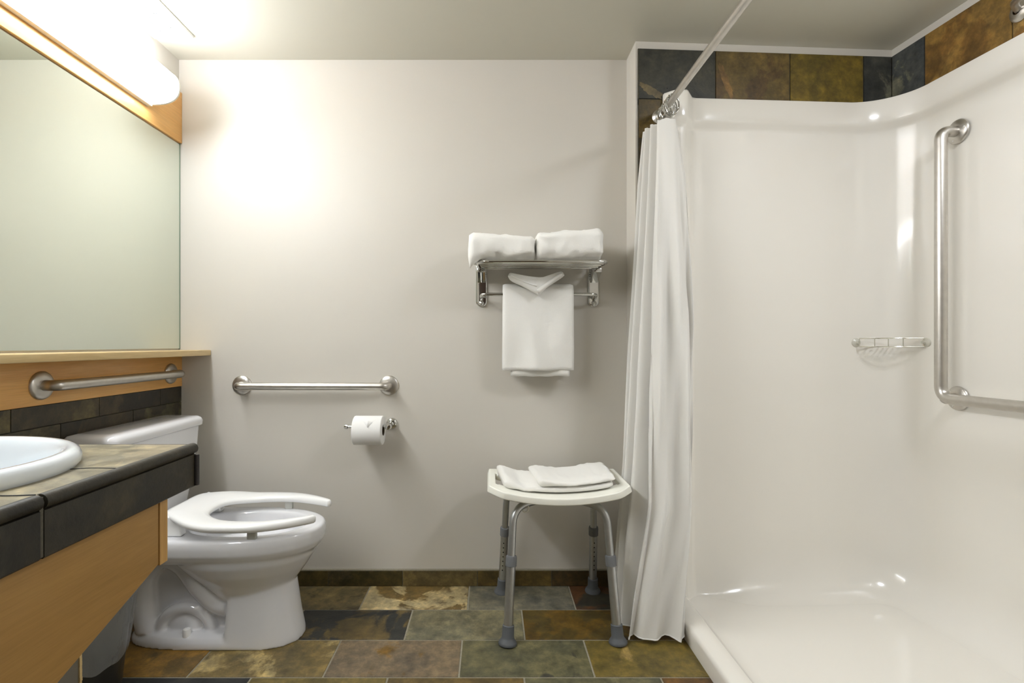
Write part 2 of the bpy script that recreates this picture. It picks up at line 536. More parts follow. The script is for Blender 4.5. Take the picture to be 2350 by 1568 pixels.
for (px, py), (nx, ny) in path:
    lf = .25 + .75 * sm((px - .78) / .25) if ny == -1 else 1
    for off, z in vprof:
        o_ = off
        if px < .79 and ny == -1:
            o_ = off if z > 1.8 else off * .25
            if z > 1.94: z += .012 * (1 - sm((px - .745) / .03))
        elif z < .21: o_ = off * lf
        vv.append((px + nx * o_, py + ny * o_, z))
for i in range(len(path) - 1):
    for j in range(nv - 1):
        a = i * nv + j
        ff.append((a, a + 1, a + nv + 1, a + nv))
g.add(vv, ff)
surround = g.build('surround', 'gelcoat', sh, ang=50)
# pan: floor plus curb
g = MB()
ys = [1.975 - i * .1 for i in range(26)]
prof = [(.66, .0), (.659, .05), (.662, .060), (.670, .0655), (.70, .067), (.722, .0655), (.730, .060), (.738, .048), (.752, .039), (.79, .0351), (.9, .0350), (1.1, .035), (1.35, .035), (1.56, .035)]
g.loft([[(x, y, z) for x, z in prof] for y in ys], cap=(False, False), closed=False)
g.build('pan', 'gelcoat', sh, ang=60)

# ------------------------------------------------------------------ left wall: mirror, boards, shelf, backsplash
g = MB(); g.box(XL, XL + .005, -.4, D - .004, .982, 1.828, 0)
mir = g.build('wall_mirror', 'mirror', loc=(XL, 1.2, .982), smooth=False)
tag(mir, 'large frameless wall mirror above the wooden ledge on the left', 'mirror')
g = MB(); g.box(XL, XL + .006, D - .004, D - .001, .98, 1.83)
g.build('polished_edge', 'mirror_edge', mir, smooth=False)
g = MB(); g.box(XL, XL + .014, -.4, D - .001, 1.832, 2.042, bev=.002)
tag(g.build('light_backboard', 'maple', loc=(XL, 1.2, 1.83)), 'maple board above the mirror carrying the tube light', 'wood panel')
g = MB(); g.box(XL, -1.156, -.4, D - .001, .953, .976, bev=.003)
tag(g.build('wooden_ledge', 'maple_pale', loc=(XL, 1.2, .953)), 'pale maple ledge running under the mirror', 'shelf')
g = MB(); g.box(XL, XL + .014, -.4, D - .001, .826, .953, bev=.0015)
tag(g.build('wooden_wall_panel', 'maple', loc=(XL, 1.2, .826)), 'honey maple board under the ledge behind the grab bar', 'wood panel')
g = MB(); g.box(XL, XL + .006, -.4, D, .60, .826, 1)
period = .312; zz = [.826, .763, .700, .637, .6]
cs = [T((84, 80, 58), (56, 52, 42), .5), T((108, 98, 66), (74, 68, 50), .55), T((70, 62, 46), (48, 44, 36), .5), T((120, 102, 56), (92, 76, 44), .5), T((64, 58, 44), (90, 82, 58), .55)]
for r in range(4):
    ys_ = 1.997 + .16 * (r % 2)
    y = ys_ + period
    i = r
    while y > -.3:
        ya, yb = y - period, min(y, D)
        if yb > ya + .01:
            c_ = cs[(i * 2 + r) % 5]; c_ = (c_[0], c_[1], (random.random(), c_[2][1], 0, 1))
            g.box(XL, XL + .011, ya + .0012, yb - .0012, zz[r + 1] + .0012, zz[r] - .0012, 0, c_, bev=.001)
        y -= period; i += 1
tag(g.build('tile_backsplash', ['slate', 'grout_dark'], loc=(XL, 1.2, .6), smooth=False), 'dark slate brick backsplash above the toilet tank', 'backsplash')

# ------------------------------------------------------------------ tube light
tlmp = thing('vanity_light', 'long white glowing tube light on the board above the mirror', 'lamp', (XL + .014, 1.2, 1.96))
def dprof(s=1.0):
    out = []
    for k in range(25):
        t = -math.pi / 2 + math.pi * k / 24
        cx, cz = math.cos(t), math.sin(t)
        e = .62
        out.append((XL + .0145 + .118 * s * abs(cx) ** e, 1.957 + .064 * s * math.copysign(abs(cz) ** .8, cz)))
    return out
g = MB()
p = dprof()
g.loft([[(x, y, z) for x, z in p] for y in (-.08, .5, 1.0, 1.5, 1.914)], cap=(False, False))
g.build('diffuser', 'lamp', tlmp, ang=60)
g = MB()
for ya, yb in ((1.914, 1.922), (-.088, -.08)):
    q = dprof(1.012); g = MB()
    g.loft([[(x, ya, z) for x, z in q], [(x, yb, z) for x, z in q]])
    g.build('end_cap', 'white_paint', tlmp)
g = MB(); g.box(XL + .0145, XL + .034, -.08, 1.914, 1.885, 1.8925, bev=.001)  # thin opaque ledge under the tube, added to shade the board below
g.build('shade_tray', 'white_paint', tlmp)

# added fill dome outside the frame, brightens the shower walls
cl = thing('fill_light', 'round white fill dome added out of view over the front of the shower', 'lamp', (1.3, .75, H))
g = MB(); g.lathe([(0.001, -.075), (.07, -.072), (.13, -.055), (.16, -.03), (.165, -.012)], (1.3, .75, H), cap=(True, False)); g.build('dome', 'fill_glow', cl)
g = MB(); g.lathe([(.165, -.012), (.175, -.012), (.178, 0), (.001, 0)], (1.3, .75, H), cap=(False, True)); g.build('rim', 'chrome', cl)

# ------------------------------------------------------------------ ceiling vent
vt = thing('ceiling_vent', 'white perforated vent cover on the ceiling beside the tube light', 'vent', (-1.206, 1.8, H))
g = MB()
vx0, vx1, vy0, vy1 = -1.283, -1.132, 1.62, 1.967
ix0, ix1, iy0, iy1 = -1.24, -1.172, 1.66, 1.93
zt = H - .012
for a in ((vx0, vx1, iy1, vy1), (vx0, vx1, vy0, iy0), (vx0, ix0, iy0, iy1), (ix1, vx1, iy0, iy1)):
    g.box(a[0], a[1], a[2], a[3], zt, H)
g.build('frame', 'seat_plastic', vt, smooth=False)
g = MB()
nx, ny = 9, 36
for i in range(nx + 1):
    x = ix0 + (ix1 - ix0) * i / nx; g.box(x - .0017, x + .0017, iy0, iy1, zt + .002, zt + .006)
for i in range(ny + 1):
    y = iy0 + (iy1 - iy0) * i / ny; g.box(ix0, ix1, y - .0017, y + .0017, zt + .002, zt + .006)
g.build('grille', 'seat_plastic', vt, smooth=False)
g = MB(); g.box(ix0, ix1, iy0, iy1, zt + .009, H); g.build('backing', 'collar', vt, smooth=False)

# ------------------------------------------------------------------ grab bars
def grab_bar(name, label, pts, flanges, r=.0155, fr=.041, rad=.035, screws=False):
    c = Vector(flanges[0][0])
    t = thing(name, label, 'grab bar', c, 'steel grab bars')
    g = MB(); g.tube(fillet(pts, rad, 10), r, 24); g.build('bar', 'steel', t, ang=60)
    for fc, nrm in flanges:
        g = MB(); nrm = Vector(nrm)
        g.lathe([(.001, .0), (fr, .0), (fr, .002), (fr * .97, .005), (fr * .86, .0085), (fr * .6, .0105), (r + .003, .0115), (r * .9, .0115)], fc, nrm, 48)
        f_ = g.build('flange', 'steel', t, ang=70)
        if screws:
            for an in (.7, 2.8, 4.9):
                g = MB()
                a = Vector((0, 0, 1)); cc_ = nrm.cross(a)
                p_ = Vector(fc) + (a * math.cos(an) + cc_ * math.sin(an)) * fr * .72 + nrm * .006
                g.lathe([(.0001, .0045), (.003, .0038), (.0048, .001), (.005, -.001)], p_, nrm, 14)
                g.build('screw', 'chrome', f_)
    return t
yb = D - .055
grab_bar('grab_bar', 'horizontal steel grab bar on the back wall above the toilet paper',
         [(-1.027, D - .004, .829), (-1.027, yb, .829), (-.418, yb, .829), (-.418, D - .004, .829)],
         [((-1.027, D, .829), (0, -1, 0)), ((-.418, D, .829), (0, -1, 0))])
xb_ = XL + .062
grab_bar('grab_bar', 'steel grab bar on the maple board above the toilet tank',
         [(XL + .016, 1.462, .882), (xb_, 1.462, .882), (xb_, 2.055, .882), (XL + .016, 2.055, .882)],
         [((XL + .014, 1.462, .882), (1, 0, 0)), ((XL + .014, 2.055, .882), (1, 0, 0))])
yf = 1.785; xw = SR(yf) - .012
xq = xw - .060
grab_bar('grab_bar', 'tall L-shaped steel grab bar on the right shower wall',
         [(xw, yf, 1.738), (xq, yf, 1.738), (xq, yf, .812), (SR(.85) - .07, .85, .812), (SR(.85) - .012, .85, .812)],
         [((xw, yf, 1.738), (-1, 0, 0)), ((xw, yf, .812), (-1, 0, 0)), ((SR(.85) - .012, .85, .812), (-1, 0, 0))], r=.0185, fr=.042, rad=.045, screws=True)
# sister joint: stub from the wall at the elbow of the L
par = [o for o in C.objects if o.get('label', '').startswith('tall L-shaped')][0]
g = MB(); g.tube([(xw, yf, .812), (xw - .03, yf, .812), (xq, yf - .02, .812)], .0175, 20); g.build('wall_stub', 'steel', par)

# shower arm flange at the right edge
yq = 1.592; xs_ = SR(yq) - .010
sf = thing('shower_fixture', 'chrome round shower pipe flange on the slate tile above the right shower wall', 'shower fixture', (xs_, yq, 2.035))
g = MB(); g.lathe([(.001, .0), (.033, 0), (.034, .003), (.031, .007), (.022, .012), (.013, .014)], (xs_, yq, 2.035), (-1, 0, 0), 40)
g.build('flange', 'steel', sf)
g = MB(); g.tube(cr([(xs_ - .008, yq, 2.035), (xs_ - .05, yq - .03, 2.038), (xs_ - .09, yq - .10, 2.02)], 6), .0105, 16)
g.build('arm', 'steel', sf)

# ------------------------------------------------------------------ corner soap basket
sb = thing('soap_basket', 'small chrome wire soap basket in the shower corner', 'soap basket', (1.5, 1.95, .985))
A = Vector((1.455, SB(1.455) - .030, 0)); B = Vector((SR(1.905) - .02, 1.905, 0))
def bow(z, s, n=14):
    mid = (A + B) / 2; out = Vector((-.75, -.66, 0)) * s
    pts = [A, A * .72 + B * .28 + out * .85, mid + out, A * .28 + B * .72 + out * .85, B]
    return [Vector((p.x, p.y, z)) for p in cr(pts, 6)]
for z_, s_ in ((1.022, .035), (.990, .035)):
    g = MB(); g.tube(bow(z_, s_), .0024, 8); g.build('rail', 'basket_wire', sb)
g = MB()
top = bow(1.022, .035); bot = bow(.990, .035)
for i in (0, 6, 12, 18, len(top) - 1):
    g = MB(); g.tube([top[i], bot[i]], .0017, 8); g.build('upright', 'basket_wire', sb)
g = MB()
back = [A.lerp(B, k / 24) + Vector((.045, .045, 0)) * math.sin(math.pi * k / 24) for k in range(25)]
for i in range(1, 24, 2):
    q = back[i]; g.tube([(q.x, q.y, .990), tuple(bot[i])], .0014, 6)
g.tube([(p.x, p.y, .990) for p in back], .0022, 8)
g.build('tray', 'basket_wire', sb)
g = MB()
g.lathe([(.001, 0), (.019, 0), (.017, .006), (.008, .011), (.006, .02), (.001, .02)], (A.x, A.y + .022, 1.006), (0, -1, 0), 24)
g.build('suction_cup', 'clear_cup', sb); g = MB()
g.lathe([(.001, 0), (.019, 0), (.017, .006), (.008, .011), (.006, .02), (.001, .02)], (B.x + .014, B.y, 1.006), (-1, 0, 0), 24)
g.build('suction_cup', 'clear_cup', sb)

# ------------------------------------------------------------------ toilet paper
tpc = (-.476, D - .085)
tph = thing('toilet_paper_holder', 'chrome single-post toilet paper holder on the back wall', 'paper holder', (-.405, D, .671))
g = MB()
g.lathe([(.001, 0), (.0235, 0), (.024, .004), (.021, .010), (.016, .013), (.012, .014)], (-.405, D, .671), (0, -1, 0), 32)
g.build('flange', 'chrome', tph)
g = MB()
g.tube(fillet([(-.405, D - .01, .671), (-.405, tpc[1], .671), (-.572, tpc[1], .671)], .014, 8), .0062, 16)
g.tube([(-.405, D - .01, .671), (-.405, D - .055, .671)], .011, 20)
g.lathe([(.001, .008), (.008, .007), (.0098, .0), (.0098, -.006), (.006, -.008)], (-.572, tpc[1], .671), (-1, 0, 0), 24)
g.lathe([(.001, .012), (.010, .010), (.0135, .003), (.0135, -.008), (.010, -.012), (.001, -.013)], (-.405, tpc[1], .671), (0, -1, 0), 24)
g.build('post', 'chrome', tph)
zc = .6565
g = MB()
R_, r_ = .0575, .021
x0, x1 = -.5385, -.4245
prof = [(r_, 0), (R_ - .003, 0), (R_ - .0005, .0015), (R_, .004), (R_, x1 - x0 - .004), (R_ - .0005, x1 - x0 - .0015), (R_ - .003, x1 - x0), (r_, x1 - x0)]
g.lathe(prof, (x0, tpc[1], zc), 'x', 56)
tp = g.build('toilet_paper', 'tp', loc=(-.4815, tpc[1], zc), ang=60)
tag(tp, 'white toilet paper roll with a pointed end fold on the chrome holder', 'toilet paper')
g = MB(); g.lathe([(r_, -.001), (r_ - .0012, -.001), (r_ - .0012, x1 - x0 + .001), (r_, x1 - x0 + .001)], (x0, tpc[1], zc), 'x', 40)
g.build('cardboard_core', 'core', tp)
g = MB()  # folded triangular end
def onroll(x, an, rr): return (x, tpc[1] - math.cos(an) * rr, zc + math.sin(an) * rr)
nn = 8; rings = []
for i in range(nn + 1):
    t = i / nn; an = math.radians(64 - 44 * t); wdt = .034 * (1 - t) + .0006
    rings.append([onroll(-.474 - wdt, an, R_ + .0008), onroll(-.474, an, R_ + .0035 + .006 * t), onroll(-.474 + wdt, an, R_ + .0008), onroll(-.474, an, R_ - .001)])
g.loft(rings); g.build('folded_end', 'tp', tp, ang=30)

# ------------------------------------------------------------------ toilet
CY = 1.775
to = thing('toilet', 'white two-piece toilet with raised open-front seat beside the vanity', 'toilet', (-.93, CY, 0))
def sup(xb, xf, hw, z, cx=None, ef=2.2, eb=2.2, n=64, cy=CY):
    cx = (xb + xf) / 2 if cx is None else cx; out = []
    for k in range(n):
        t = 2 * math.pi * k / n; c_, s_ = math.cos(t), math.sin(t)
        e = ef if c_ >= 0 else eb; a_ = xf - cx if c_ >= 0 else cx - xb
        out.append((cx + a_ * math.copysign(abs(c_) ** (2 / e), c_), cy + hw * math.copysign(abs(s_) ** (2 / e), s_), z))
    return out
g = MB()
CXB = -.86
rim = [sup(-1.27, -.60, .150, .300, CXB, 2.1, 7), sup(-1.275, -.585, .166, .315, CXB, 2.1, 7), sup(-1.28, -.574, .177, .335, CXB, 2.1, 7), sup(-1.28, -.571, .180, .36, CXB, 2.1, 7), sup(-1.28, -.573, .178, .378, CXB, 2.1, 7), sup(-1.275, -.582, .170, .385, CXB, 2.1, 7),
       sup(-1.03, -.628, .128, .384, -.84), sup(-1.02, -.635, .122, .375, -.84), sup(-1.01, -.645, .115, .34, -.84), sup(-.99, -.66, .10, .28, -.84), sup(-.95, -.70, .07, .21, -.84), sup(-.9, -.76, .03, .17, -.84)]
g.loft(rim)
# outer bowl
g.loft([sup(-1.08, -.592, .165, .32, CXB, 2.1, 2.6), sup(-1.06, -.606, .156, .285, CXB, 2.1, 2.4), sup(-1.02, -.632, .135, .245, CXB, 2.1, 2.4), sup(-.97, -.662, .108, .205, CXB, 2.1, 2.4), sup(-.93, -.69, .085, .165, CXB, 2.2, 2.4), sup(-.9, -.7, .06, .13, CXB)])
# front column
g.loft([sup(-.865, -.672, .070, .235, -.80, 2.2, 5), sup(-.868, -.670, .084, .20, -.80, 2.2, 8), sup(-.870, -.663, .088, .15, -.80, 2.2, 10), sup(-.873, -.654, .094, .08, -.80, 2.3, 12), sup(-.876, -.642, .101, .02, -.80, 2.3, 12), sup(-.877, -.640, .103, .0, -.80, 2.3, 12)])
# foot
g.loft([sup(-1.215, -.64, .103, 0, -.85, 2.3, 3.2), sup(-1.215, -.642, .102, .02, -.85, 2.3, 3.2), sup(-1.205, -.65, .094, .035, -.85, 2.3, 3.2), sup(-1.18, -.67, .075, .044, -.85, 2.3, 3.2)])
# inner web under the deck
g.loft([[(x, y, z) for x, y in ((-1.19, CY - .035), (-.82, CY - .035), (-.82, CY + .035), (-1.19, CY + .035))] for z in (.02, .33)])
# trapway
for s_ in (-1, 1):
    tr = cr([(-.84, CY + .034 * s_, .115), (-.91, CY + .038 * s_, .13), (-.97, CY + .040 * s_, .185), (-1.03, CY + .040 * s_, .262), (-1.10, CY + .04 * s_, .285), (-1.155, CY + .04 * s_, .235), (-1.165, CY + .04 * s_, .15), (-1.15, CY + .04 * s_, .04)], 7)
    g.tube(tr, .040, 20)
    ar = [(-1.02 + .085 * math.cos(t), CY + .046 * s_, .035 + .08 * math.sin(t)) for t in [math.pi * k / 16 for k in range(17)]]
    g.tube(ar, .019, 16)
    g.lathe([(.001, .0), (.07, 0), (.075, .0), (.07, .045), (.04, .06), (.001, .063)], (-1.02, CY, .035), (0, s_, 0), 32)
bowl = g.build('bowl', 'porcelain', to, ang=0)
rm = bowl.modifiers.new('remesh', 'REMESH'); rm.mode = 'VOXEL'; rm.voxel_size = .0045; rm.use_smooth_shade = True
s2 = bowl.modifiers.new('smooth', 'SMOOTH'); s2.factor = .5; s2.iterations = 7
for s_ in (-1, 1):
    g = MB(); g.lathe([(.0125, 0), (.0125, .018), (.011, .024), (.006, .027), (.001, .0275)], (-1.0, CY + .078 * s_, .036), 'z', 24)
    g.build('bolt_cap', 'seat_plastic', to)
# tank
g = MB()
def rr(x0, x1, hw, z, r=.03, n=6):
    out = []
    for cx_, cy_, a0 in ((x1 - r, CY + hw - r, 0), (x0 + r * .4, CY + hw - r * .4, 1), (x0 + r * .4, CY - hw + r * .4, 2), (x1 - r, CY - hw + r, 3)):
        q = r if a0 in (0, 3) else r * .4
        for k in range(n + 1):
            t = (a0 + k / n) * math.pi / 2
            out.append((cx_ + q * math.cos(t), cy_ + q * math.sin(t), z))
    return out
g.loft([rr(-1.265, -1.165, .195, .372), rr(-1.27, -1.155, .205, .385), rr(-1.272, -1.142, .222, .50), rr(-1.275, -1.130, .235, .62), rr(-1.275, -1.126, .238, .688)])
g.build('tank', 'porcelain', to, ang=50)
g = MB()
g.loft([rr(-1.276, -1.121, .242, .686, .03), rr(-1.277, -1.116, .247, .69, .032), rr(-1.277, -1.115, .248, .706, .033), rr(-1.276, -1.119, .244, .716, .033), rr(-1.272, -1.130, .236, .723, .03), rr(-1.26, -1.15, .21, .726, .03)])
g.build('tank_lid', 'porcelain', to, ang=50)
# seat
outer = [(-1.065, 0), (-1.064, .09), (-1.035, .125), (-.95, .178), (-.85, .190), (-.74, .183), (-.66, .152), (-.595, .108), (-.572, .084)]
inner = [(-.945, 0), (-.938, .05), (-.91, .088), (-.86, .115), (-.79, .128), (-.72, .126), (-.66, .108), (-.61, .088), (-.584, .074)]
oc = cr([(a_, b_, 0) for a_, b_ in outer], 6); ic = cr([(a_, b_, 0) for a_, b_ in inner], 6)
def sz(x): return .437 + .020 * sm((-x - .86) / .2)
rings = []
seq = [(i, -1) for i in range(len(oc) - 1, 0, -1)] + [(i, 1) for i in range(len(oc))]
for i, s_ in seq:
    O = oc[i]; I = ic[i]; ring = []
    last = (len(oc) - 1 - i); sc_ = 1 - .35 * max(0, 1 - last / 1.5)
    for u, h in ((0.02, .3), (.0, .6), (.05, .88), (.16, 1), (.5, 1.02), (.82, .97), (.95, .82), (1, .5), (.97, .15), (.88, 0), (.5, -.02), (.12, 0)):
        x = O.x + (I.x - O.x) * u; y = O.y + (I.y - O.y) * u
        ring.append((x, CY + s_ * y, sz(x) - .024 + .024 * (.5 + (h - .5) * sc_)))
    rings.append(ring)
g = MB(); g.loft(rings)
seat = g.build('seat', 'seat_plastic', to, ang=0)
for s_ in (-1, 1):
    g = MB(); g.box(-.765, -.737, CY + s_ * .150 - .008, CY + s_ * .150 + .008, .3835, .417, bev=.003); g.build('bumper', 'bumper_grey', seat)
    g = MB()
    rg = [[(-1.05, .385), (-.985, .385), (-.99, .437), (-1.045, .453)]]
    g.loft([[(x, CY + s_ * yy, z) for x, z in rg[0]] for yy in (.105, .135)])
    g.build('hinge', 'seat_plastic', seat, bevel=.004, smooth=False)

# ------------------------------------------------------------------ vanity counter, cabinet, sink
VX, VY, VZ = -.587, 1.035, .80
SC = (-.905, .755); SA, SBb = .250, .226
ct = thing('vanity_counter', 'slate-tiled vanity counter with dark front edge at lower left', 'counter', (-.94, .4, .715))
g = MB()
n = 72; x0, x1, y0, y1 = XL, VX - .012, -.45, VY - .012
angs = sorted([2 * math.pi * k / n for k in range(n)] + [math.atan2(y - SC[1], x - SC[0]) % (2 * math.pi) for x in (x0, x1) for y in (y0, y1)])
outr = []; inr = []
for a in angs:
    c_, s_ = math.cos(a), math.sin(a)
    ts = []
    if c_ > 1e-9: ts.append((x1 - SC[0]) / c_)
    if c_ < -1e-9: ts.append((x0 - SC[0]) / c_)
    if s_ > 1e-9: ts.append((y1 - SC[1]) / s_)
    if s_ < -1e-9: ts.append((y0 - SC[1]) / s_)
    t = min(ts); outr.append((SC[0] + c_ * t, SC[1] + s_ * t))
    q = 1 / math.sqrt((c_ / (SA * .93)) ** 2 + (s_ / (SBb * .93)) ** 2); inr.append((SC[0] + c_ * q, SC[1] + s_ * q))
g.loft([[(x, y, VZ - .08) for x, y in inr], [(x, y, VZ) for x, y in inr], [(x, y, VZ) for x, y in outr], [(x, y, VZ - .08) for x, y in outr]], cap=(False, False), at=T((128, 122, 104), (162, 150, 124), .52, .37))
top = g.build('counter_top', 'slate_top', ct, smooth=False)
# bullnose trims and front tiles
g = MB(); fa = [T((50, 46, 36), (38, 35, 27), .5, .2), T((46, 43, 34), (36, 33, 26), .5, .5), T((48, 44, 34), (38, 34, 26), .5, .8)]
segs = [(.683, VY, fa[0]), (.327, .677, fa[1]), (-.03, .321, fa[2])]
def skirt(ya, yb, at, endcap=False):
    pr = []
    for k in range(9):   # bullnose
        t = math.pi / 2 - k / 8 * math.pi * .95
        pr.append((VX - .010 + .0105 * math.cos(t), VZ - .0095 + .0105 * math.sin(t)))
    pr += [(VX - .0045, VZ - .021), (VX - .0045, VZ - .083), (VX - .007, VZ - .0855), (VX - .016, VZ - .0855), (VX - .016, VZ)]
    g.loft([[(x, y, z) for x, z in pr] for y in (ya, ya + .002, yb - .002, yb)], at=at)
for s_ in segs: skirt(*s_)
g.build('front_tile', 'slate', ct, ang=40)
g = MB(); g.tube([(VX - .003, VY - .001, VZ - .022), (VX - .003, VY - .001, VZ - .083)], .0055, 12); g.tube([(XL + .01, VY - .010, VZ - .010), (VX - .009, VY - .010, VZ - .010)], .0105, 14)
g.box(XL, VX - .016, VY - .016, VY - .004, VZ - .085, VZ - .012)
for i in range(len(g.attr)): g.attr[i] = T((52, 44, 48), (40, 36, 38), .5, .3)
g.build('end_trim', 'slate', ct)
g = MB(); g.box(VX - .0165, VX - .006, .677, .683, VZ - .083, VZ - .003); g.build('grout_line', 'grout_dark', ct, smooth=False)
g = MB(); g.box(VX - .0165, VX - .006, .321, .327, VZ - .083, VZ - .003)
g.build('grout_line', 'grout_dark', ct, smooth=False)
g = MB()
pts = cr([(VX - .014, .826, VZ), (-.64, .828, VZ), (-.665, .822, VZ), (-.70, .812, VZ)], 5)
g.tube(pts, .0011, 6); g.build('joint', 'dark', ct); g = MB()
g.tube(cr([(VX - .014, .68, VZ), (-.64, .676, VZ), (-.70, .682, VZ), (-.8, .679, VZ)], 4), .0014, 6)
g.build('joint', 'dark', ct)

sk = thing('sink', 'oval white drop-in sink set in the slate counter', 'sink', (SC[0], SC[1], VZ))
g = MB()
pr = [(.985, .0), (1.0, .006), (1.0, .014), (.985, .022), (.955, .0265), (.915, .0265), (.885, .021), (.865, .008), (.85, -.01), (.80, -.05), (.70, -.095), (.5, -.125), (.2, -.138), (.09, -.14)]
g.lathe([(r, h) for r, h in pr], (SC[0], SC[1], VZ), 'z', 80, sx=SA, sy=SBb)
g.build('basin', 'sink', sk, ang=70)
g = MB(); g.lathe([(.024, 0.001), (.022, .003), (.014, .002), (.001, .0)], (SC[0], SC[1], VZ - .141), 'z', 24); g.build('drain', 'chrome', sk)

vc = thing('vanity_cabinet', 'honey maple apron under the vanity counter with a sloping lower edge', 'cabinet', (-.62, .5, .45))
zb_ = lambda y: .593 - (.95 - y) * .33
g = MB()
a = [(.950, VZ - .085), (.950, .593), (.3, zb_(.3)), (-.3, zb_(.3)), (-.3, VZ - .085)]
g.loft([[(-.612, y, z) for y, z in a], [(-.630, y, z) for y, z in a]])
g.build('front_panel', 'maple_front', vc, smooth=False, bevel=.001)
g = MB()
g.box(-.630, -.610, .9515, .974, .590, VZ - .085)
g.build('end_stile', 'maple_edge', vc, smooth=False, bevel=.001)
g = MB(); g.box(XL, -.800, 1.0, 1.005, 0, VZ - .085); o = g.build('support_panel', 'white_paint', vc, smooth=False)
g = MB()
for k in range(90):
    z_ = .02 + k * .0075
    g.box(-.7998, -.7975 + random.uniform(0, .0014), .9995, 1.0055, z_, z_ + .0075)
g.build('panel_edge_band', 'maple_pale', vc, smooth=False)

# ------------------------------------------------------------------ bin with liner
bn = thing('waste_bin', 'small grey waste bin with a clear bag liner under the vanity', 'waste bin', (-1.135, 1.43, 0))
g = MB(); g.lathe([(.001, .004), (.080, .004), (.082, 0), (.121, .285), (.124, .288), (.119, .288), (.09, .012), (.001, .012)], (-1.135, 1.43, 0), 'z', 48); g.build('body', 'bin', bn, ang=50)
g = MB(); rings = []
for i in range(14):
    z_ = .300 - .18 * i / 13; ring = []
    for k in range(72):
        t = 2 * math.pi * k / 72
        rad = .085 + .038 * (z_ / .285) + .0035 + .004 * math.sin(i / 13 * 3) + .0035 * noise.noise(Vector((math.cos(t) * 5, math.sin(t) * 5, z_ * 14)))
        ring.append((-1.135 + rad * math.cos(t), 1.43 + rad * math.sin(t), z_ + (.010 * noise.noise(Vector((t * 3, 1, 0))) if i == 0 else (.02 * noise.noise(Vector((math.cos(t) * 2, math.sin(t) * 2, 3))) if i == 13 else 0))))
    rings.append(ring)
inner_r = [[(-1.135 + (p[0] + 1.135) * .95, 1.43 + (p[1] - 1.43) * .95, p[2] - .02) for p in rings[0]]]
g.loft(inner_r + rings, cap=(False, False)); g.build('bag_liner', 'film', bn, ang=0)

# ------------------------------------------------------------------ towel rack
rk = thing('towel_rack', 'chrome hotel towel shelf with a lower bar on the back wall', 'towel rack', (.198, D, 1.15))
RX0, RX1 = -.034, .430; RZ = 1.308
for x in (RX0, RX1):
    s_ = 1 if x < .2 else -1
    g = MB()
    pts = []
    for k in range(13):
        t = math.pi + math.pi * k / 12
        pts.append((x + .024 * math.cos(t), 1.176 + .022 * math.sin(t)))
    pts += [(x + .024, 1.325), (x - .024, 1.325)]
    g.loft([[(px_, D - .001, pz_) for px_, pz_ in pts], [(px_, D - .006, pz_) for px_, pz_ in pts], [(x + (px_ - x) * .82, D - .009, 1.24 + (pz_ - 1.24) * .96) for px_, pz_ in pts]])
    # arm curving out from the plate to the shelf
    g.loft([[(x - .016, yy, zz_), (x + .016, yy, zz_), (x + .016, yy, zz_ - th), (x - .016, yy, zz_ - th)] for yy, zz_, th in ((D - .004, 1.322, .07), (D - .03, 1.312, .05), (D - .055, 1.305, .032), (D - .09, 1.302, .015))])
    br = g.build('bracket', 'chrome', rk, bevel=.002)
    g = MB()
    g.lathe([(.010, 0), (.011, .006), (.008, .011), (.001, .0135)], (x, D - .009, 1.168), (0, -1, 0), 20); g.build('screw', 'chrome', br)
g = MB(); yF = 1.915
g.tube(fillet([(RX0, D - .02, RZ), (RX0 - .012, yF, RZ), (RX1 + .012, yF, RZ), (RX1, D - .02, RZ)], .045, 8), .0075, 16)
g.build('shelf_frame', 'chrome', rk, ang=60)
for yy in (1.955, 1.995, 2.035, 2.075):
    g = MB(); g.tube([(RX0 - .008, yy, RZ - .001), (RX1 + .008, yy, RZ - .001)], .0045, 12); g.build('shelf_rod', 'chrome', rk, ang=60)
g = MB()
g.tube(fillet([(RX0, D - .008, 1.183), (RX0, 2.066, 1.200), (RX1, 2.066, 1.200), (RX1, D - .008, 1.183)], .022, 6), .0068, 16)
g.build('towel_bar', 'chrome', rk, ang=60)

